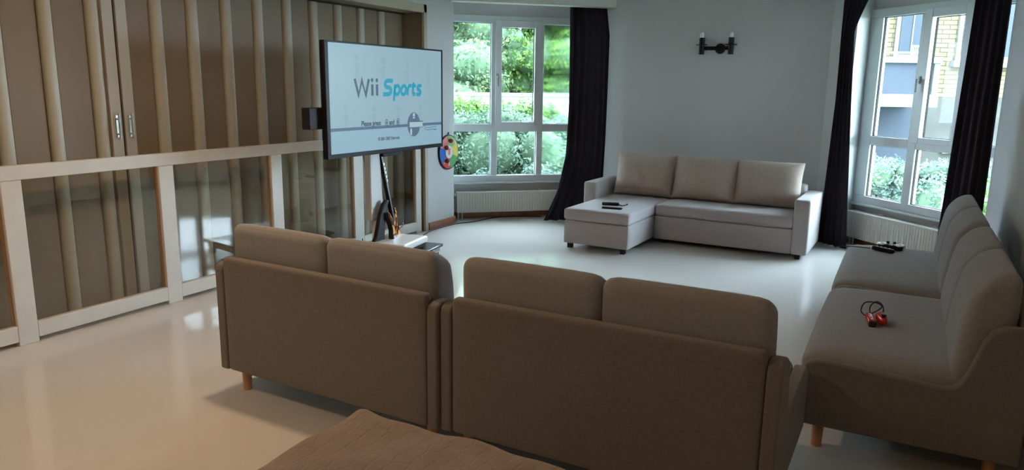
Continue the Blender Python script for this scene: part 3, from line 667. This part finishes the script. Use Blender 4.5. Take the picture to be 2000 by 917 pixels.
# red pair
rn = thing('thumbstick_controller', 'glossy red pear-shaped controller with dark cord loops on the near grey sofa', 'game controller', (-.012, 3.935, zg), R(100))
def pear(co, t):
    co = co.copy(); k = 1-.30*(co.x/.06); co.y *= k; co.z *= (1-.2*(co.x/.06)); return co
o = link_mesh('shell', cushion(.115, .045, .045, .021, cuts=9, fn=pear), M['red'], rn, smooth=1); o.location = (0, 0, .024); o.rotation_euler = (0, 0, PI)
bm = bmesh.new(); cyl(bm, (-.03, 0, .040), (-.03, 0, .058), .008, .011, n=16); link_mesh('thumbstick', bm, M['matte_black'], rn, smooth=40)
bm = bmesh.new(); tube(bm, [(.05, 0, .03), (.065, -.012, .05), (.085, -.005, .075), (.095, .02, .085), (.09, .045, .06), (.07, .045, .03), (.06, .02, .045), (.075, -.005, .07), (.10, .03, .08), (.11, .07, .07), (.10, .085, .03), (.07, .07, .015)], .0032); link_mesh('cord', bm, M['matte_black'], rn, smooth=1)
rr = remote('motion_controller', 'red stick controller with a dark end lying beside the pear-shaped one', 'game controller', (-.064, 3.93, zg), R(98), .15, .037, .032, M['red'], M['device_white'], 4)
bm = bmesh.new(); box(bm, -.088, -.073, -.017, .017, .002, .03); link_mesh('end_cap', bm, M['matte_black'], rr, bevel=.006)

# ------------------------------------------------------------------ outside: ground, wall, hedges, trees, neighbouring house
M['grass'] = mat('lawn', (.05, .08, .03), .9, col2=(.07, .11, .04), vscale=3)
bm = bmesh.new(); box(bm, -60, 60, 9.6, 80, -1.3, -1.0); box(bm, 1.3, 60, -20, 9.6, -1.3, -1.0); box(bm, -60, -6.3, -20, 9.6, -1.3, -1.0); tag(link_mesh('floor_garden', bm, M['grass']), kind='structure')
def leaf_mat(name, c1, c2, c3):
    m = bpy.data.materials.new(name); m.use_nodes = True; n = m.node_tree.nodes; l = m.node_tree.links; p = n['Principled BSDF']; p.inputs['Roughness'].default_value = .6; p.inputs['Specular IOR Level'].default_value = .1
    tc = n.new('ShaderNodeTexCoord'); t = n.new('ShaderNodeTexNoise'); t.inputs['Scale'].default_value = 2.2; t.inputs['Detail'].default_value = 8; l.new(tc.outputs['Object'], t.inputs['Vector'])
    r = n.new('ShaderNodeValToRGB'); e = r.color_ramp.elements; e[0].position = .36; e[0].color = (*c1, 1); e[1].position = .66; e[1].color = (*c3, 1); q = e.new(.5); q.color = (*c2, 1)
    l.new(t.outputs[0], r.inputs[0]); l.new(r.outputs[0], p.inputs['Base Color'])
    tl = n.new('ShaderNodeBsdfTranslucent'); l.new(r.outputs[0], tl.inputs[0]); mx = n.new('ShaderNodeMixShader'); mx.inputs[0].default_value = .35
    l.new(p.outputs[0], mx.inputs[1]); l.new(tl.outputs[0], mx.inputs[2]); l.new(mx.outputs[0], n['Material Output'].inputs[0]); return m
M['leaf_hedge'] = leaf_mat('hedge_leaves', (.055, .10, .065), (.095, .15, .10), (.15, .20, .15))
M['leaf_bright'] = leaf_mat('bright_leaves', (.06, .13, .03), (.10, .19, .045), (.15, .24, .07))
M['leaf_tree'] = leaf_mat('tree_leaves', (.06, .11, .06), (.105, .16, .075), (.16, .21, .10))
M['leaf_pale'] = leaf_mat('pale_leaves', (.08, .13, .10), (.13, .19, .15), (.18, .23, .20))
M['bark'] = mat('bark', (.08, .06, .045), .9, var=.3, vscale=10)
def foliage(blobs, n, size, seed, flat=.5):
    rng = np.random.default_rng(seed); vol = np.array([b[3]*b[4]+b[4]*b[5]+b[3]*b[5] for b in blobs]); pick = rng.choice(len(blobs), n, p=vol/vol.sum())
    B = np.array(blobs)[pick]; d = rng.normal(size=(n, 3)); d /= np.linalg.norm(d, axis=1)[:, None]
    rad = rng.uniform(.55, 1.06, n)**.5; lump = 1+.13*np.sin(d[:, 0]*7+B[:, 0]*3)+.13*np.sin(d[:, 2]*8+B[:, 1]*2)+.1*np.sin(d[:, 1]*11)
    c = B[:, :3]+d*B[:, 3:6]*(rad*lump)[:, None]
    nn = d+rng.normal(size=(n, 3))*.6; nn /= np.linalg.norm(nn, axis=1)[:, None]
    u = np.cross(nn, rng.normal(size=(n, 3))); u /= np.linalg.norm(u, axis=1)[:, None]; v = np.cross(nn, u)
    s = (size*rng.uniform(.6, 1.3, n))[:, None]
    q = np.stack([c-u*s, c-v*s*.45+nn*s*.1, c+u*s, c+v*s*.45+nn*s*.1], 1).reshape(-1, 3)
    return q
def leaf_object(name, q, m, parent, org):
    n = len(q)//4; me = bpy.data.meshes.new(name); me.vertices.add(len(q)); me.vertices.foreach_set('co', (q-np.array(org)).astype(np.float32).ravel())
    me.loops.add(4*n); me.loops.foreach_set('vertex_index', np.arange(4*n, dtype=np.int32)); me.polygons.add(n)
    me.polygons.foreach_set('loop_start', np.arange(0, 4*n, 4, dtype=np.int32)); me.update(calc_edges=True)
    o = bpy.data.objects.new(name, me); C.objects.link(o); me.materials.append(m); o.parent = parent; return o
def plant(name, label, cat, base, blobs, n, size, m, seed, group=None, trunk=.12, core=True):
    root = thing(name, label, cat, base, 0, group); org = base
    leaf_object('foliage', foliage(blobs, n, size, seed), m, root, org)
    if core:
        cs = .88 if cat == 'tree' else .72
        bm = bmesh.new()
        for b in blobs:
            bmesh.ops.create_icosphere(bm, subdivisions=2, radius=1, matrix=Matrix.Translation(Vector(b[:3])-Vector(org)) @ Matrix.Diagonal((b[3]*cs, b[4]*cs, b[5]*cs, 1)))
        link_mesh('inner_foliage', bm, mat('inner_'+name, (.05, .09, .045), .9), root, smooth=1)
    bm = bmesh.new(); top = max(b[2] for b in blobs); cyl(bm, (0, 0, -.02), (0, 0, (top-org[2])), trunk, trunk*.5); link_mesh('trunk', bm, M['bark'], root, smooth=1); return root
def off(T, u, y, z): return tuple(T @ Vector((u, y, z)))
G = -1.0
# hedge outside window 1
rg = random.Random(3); k = 0
for u, y, h, lab in ((-.9, -2.6, 1.28, 'broad green hedge shrub outside the left window, leftmost'), (.6, -2.7, 1.36, 'broad green hedge shrub outside the left window, in the middle'), (2.0, -2.5, 1.30, 'broad green hedge shrub outside the left window, behind the curtain side')):
    blobs = []
    for i in range(9):
        c = off(T1, u+rg.uniform(-.7, .7), y+rg.uniform(-.4, .4), rg.uniform(-.5, .75)); blobs.append((*c, .5, .5, .5))
    for i in range(7):
        c = off(T1, u-.7+1.4*i/6, y+rg.uniform(-.3, .2), h-.38+rg.uniform(-.05, .05)); blobs.append((*c, .28, .28, .26))
    b = off(T1, u, y, G); plant('hedge_shrub', lab, 'shrub', b, blobs, 15000, .034, M['leaf_hedge'], 10+k, trunk=.05); k += 1
for u, y, h, lab in ((-1.1, -3.9, 1.36, 'light green young hedge with loose tips beyond the left window, at its left'), (.3, -4.0, 1.42, 'light green young hedge with loose tips beyond the left window, at its centre'), (1.6, -3.9, 1.38, 'light green young hedge with loose tips beyond the left window, at its right')):
    blobs = [(*off(T1, u-.8+1.6*i/11, y+rg.uniform(-.2, .2), h-.55+rg.uniform(-.1, .12)), .2, .2, .5) for i in range(12)]
    plant('young_hedge', lab, 'shrub', off(T1, u, y, G), blobs, 13000, .035, M['leaf_bright'], 30+k, trunk=.03); k += 1
for u, y, z, r_, h_, lab in ((.12, -1.7, -.1, .22, .62, 'pale grey-green cone-shaped shrub close outside the left window'), (1.55, -1.5, -.15, .40, .55, 'pale silvery shrub outside the right pane of the left window'), (.75, -1.6, -.15, .36, .45, 'pale low shrub outside the middle pane of the left window')):
    blobs = [(*off(T1, u, y, z), r_, r_, h_), (*off(T1, u, y, z+h_*.5), r_*.55, r_*.55, h_*.6), (*off(T1, u, y, z-.4), r_*1.1, r_*1.1, .5)]
    plant('pale_shrub', lab, 'shrub', off(T1, u, y, G), blobs, 6000, .028, M['leaf_pale'], 50+k, trunk=.03); k += 1
# white garden wall and trees behind
gw = thing('garden_wall', 'long low white garden wall with a coping beyond the hedge outside the left window', 'wall', off(T1, .3, -9.5, G))
gi = Matrix.Translation(-gw.location) @ T1
bm = bmesh.new(); box(bm, -9, 9, -9.7, -9.45, G, 1.36, gi); link_mesh('wall_face', bm, mat('white_render', (.24, .28, .29), .9, .05), gw)
bm = bmesh.new(); box(bm, -9, 9, -9.75, -9.40, 1.361, 1.44, gi); link_mesh('coping', bm, mat('pale_coping', (.16, .20, .23), .9, .05), gw)
trees = [(-4.6, -13, 3.0, 0, 'bright leafy tree far left beyond the white garden wall'), (-1.2, -14.5, 3.2, 1, 'bright yellow-green tree beyond the white wall, second from left'), (1.6, -13.5, 2.8, 0, 'green tree beyond the white wall, behind the opening sash'), (4.4, -14.5, 3.2, 1, 'yellow-green tree beyond the white wall, behind the right pane'), (7.6, -15, 3.4, 0, 'green tree beyond the white wall, furthest right')]
for u, y, s, kind, lab in trees:
    blobs = []
    for i in range(44):
        z = .9+rg.uniform(0, 3.9); rr_ = s*(1-.05*abs(z-3)); c = off(T1, u+rg.uniform(-1, 1)*rr_*.62, y+rg.uniform(-1, 1)*rr_*.5, z); q = rg.uniform(.55, 1.0); blobs.append((*c, q, q, q*.75))
    plant('leafy_tree', lab, 'tree', off(T1, u, y, G), blobs, 60000, .07, M['leaf_bright'] if kind else M['leaf_tree'], 70+k, 'trees beyond the garden wall', trunk=.1); k += 1
# hedge outside window 2
for x, y, h, lab, mm in ((-.75, 11.0, .80, 'pale leafy hedge outside, half hidden behind the left side of the right-hand window', 'leaf_pale'), (.35, 11.0, .80, 'pale leafy hedge seen in the lower left pane of the right-hand window', 'leaf_pale'), (1.45, 10.8, .68, 'brighter leafy hedge seen in the lower right pane of the right-hand window', 'leaf_bright'), (2.5, 10.2, .66, 'bright leafy hedge outside beside the right-hand curtain', 'leaf_bright')):
    blobs = []
    for i in range(9): blobs.append((x+rg.uniform(-.4, .4), y+rg.uniform(-.2, .5), rg.uniform(-.6, .2), .42, .42, .45))
    for i in range(6): blobs.append((x-.5+1.0*i/5, y+rg.uniform(-.1, .2), h-.28+rg.uniform(-.07, .07), .22, .22, .24))
    plant('hedge_shrub', lab, 'shrub', (x, y, G), blobs, 15000, .03, M[mm], 90+k, trunk=.05); k += 1
rl = thing('garden_rail', 'thin grey metal rail running over the hedge outside the right-hand window', 'rail', (1.1, 10.0, G))
ri = Matrix.Translation(-rl.location)
bm = bmesh.new(); tube(bm, [ri @ Vector((.45, 10.25, .36)), ri @ Vector((1.2, 10.0, .40)), ri @ Vector((2.2, 9.7, .46))], .02); link_mesh('handrail', bm, M['grey_plastic'], rl, smooth=1)
for u, v_ in ((.47, 10.24), (2.18, 9.71)):
    bm = bmesh.new(); cyl(bm, ri @ Vector((u, v_, G)), ri @ Vector((u, v_, .34+.05*u)), .018); link_mesh('rail_post', bm, M['grey_plastic'], rl, smooth=1)

# neighbouring house: local x to the right along the facade, y away from the viewer
ho = thing('apartment_house', 'yellow brick apartment house with a grey-panelled balcony seen through the right-hand window', 'building', tuple(Vector((-math.sin(yaw)*16, math.cos(yaw)*16, G))), yaw)
def hb(name, x0, x1, y0, y1, z0, z1, m, parent=None, bevel=0):
    bm = bmesh.new(); box(bm, x0, x1, y0, y1, z0-G, z1-G); return link_mesh(name, bm, m, parent or ho, bevel=bevel)
def brick():
    m = bpy.data.materials.new('yellow_brick'); m.use_nodes = True; n = m.node_tree.nodes; l = m.node_tree.links; p = n['Principled BSDF']; p.inputs['Roughness'].default_value = .9; p.inputs['Specular IOR Level'].default_value = .05
    tc = n.new('ShaderNodeTexCoord'); sx = n.new('ShaderNodeSeparateXYZ'); cx = n.new('ShaderNodeCombineXYZ'); l.new(tc.outputs['Object'], sx.inputs[0]); l.new(sx.outputs['X'], cx.inputs[0]); l.new(sx.outputs['Z'], cx.inputs[1])
    b = n.new('ShaderNodeTexBrick'); b.inputs['Color1'].default_value = (.13, .112, .066, 1); b.inputs['Color2'].default_value = (.105, .09, .052, 1); b.inputs['Mortar'].default_value = (.045, .04, .03, 1)
    b.inputs['Scale'].default_value = 1; b.inputs['Brick Width'].default_value = .30; b.inputs['Row Height'].default_value = .093; b.inputs['Mortar Size'].default_value = .009; l.new(cx.outputs[0], b.inputs[0]); l.new(b.outputs[0], p.inputs['Base Color']); return m
mb = brick(); wh = mat('white_trim_paint', (.15, .16, .165), .8, .05); gy = mat('grey_balcony_panel', (.038, .045, .056), .8, .05, var=.05, vscale=2); rend = mat('grey_render', (.055, .055, .05), .9, .05, var=.12, vscale=2); wgl = mat('house_window_glass', (.03, .04, .05), .4, .1)
hb('brick_wall', 5.5, 14, 0, .3, 1.50, 7.5, mb); hb('rendered_base', 5.5, 14, -.06, .3, G, 1.50, rend); hb('brick_wall', 5.5, 8.0, -.02, 0, 2.2, 7.5, mb)
def hwin(x0, x1, z0, z1, mull=None):
    f = hb('window', x0, x1, -.05, .0, z0, z1, wh); hb('window_glass', x0+.09, x1-.09, -.065, -.045, z0+.09, z1-.09, wgl, f)
    if mull: hb('window_mullion', mull-.012, mull+.012, -.08, -.06, z0+.09, z1-.09, wh, f)
    hb('window_sill', x0-.07, x1+.07, -.14, .0, z0-.13, z0-.001, wh, f)
hwin(9.32, 10.6, 2.27, 4.2); hwin(8.0, 8.75, 2.30, 4.3, 8.34); hwin(9.32, 10.3, .45, 1.02); hwin(6.3, 7.3, 2.3, 4.3)
hb('balcony_slab', 5.2, 8.38, -1.25, -.06, 1.31, 1.56, wh, bevel=.01); hb('balcony_panel', 5.25, 8.24, -1.22, -1.15, 1.561, 2.16, gy); hb('balcony_cap', 5.2, 8.36, -1.28, -1.08, 2.16, 2.28, wh, bevel=.01)
hb('balcony_rail', 5.2, 8.3, -1.20, -1.17, 2.34, 2.38, wh); hb('corner_post', 8.24, 8.35, -1.24, -.06, 1.561, 2.16, wh)
hb('balcony_slab', 5.2, 8.38, -1.25, -.06, 4.2, 4.45, wh, bevel=.01)
hb('balcony_shade_sheet', 5.6, 8.8, -.12, -.06, G, 1.28, gy)  # dark grey sheet: shade under the balcony put into the colour
ch = thing('garden_chair', 'pale blue plastic chair on the balcony of the brick house', 'chair', tuple(ho.location), yaw)
bm = bmesh.new()
for x in (7.90, 8.10): box(bm, x-.015, x+.015, -.95, -.92, 1.561-G, 2.50-G)
for x in (7.94, 7.98, 8.02, 8.06): box(bm, x-.01, x+.01, -.94, -.92, 2.05-G, 2.48-G)
box(bm, 7.9, 8.1, -.95, -.92, 2.48-G, 2.52-G)
link_mesh('backrest', bm, mat('pale_blue_plastic', (.15, .22, .32), .4), ch)
bm = bmesh.new(); box(bm, 7.87, 8.13, -.92, -.60, 1.98-G, 2.01-G); link_mesh('seat', bm, mat('pale_blue_plastic', (.15, .22, .32), .4), ch)
for x in (7.90, 8.10):
    bm = bmesh.new(); box(bm, x-.015, x+.015, -.65, -.62, 1.561-G, 1.98-G); link_mesh('leg', bm, mat('pale_blue_plastic', (.15, .22, .32), .4), ch)
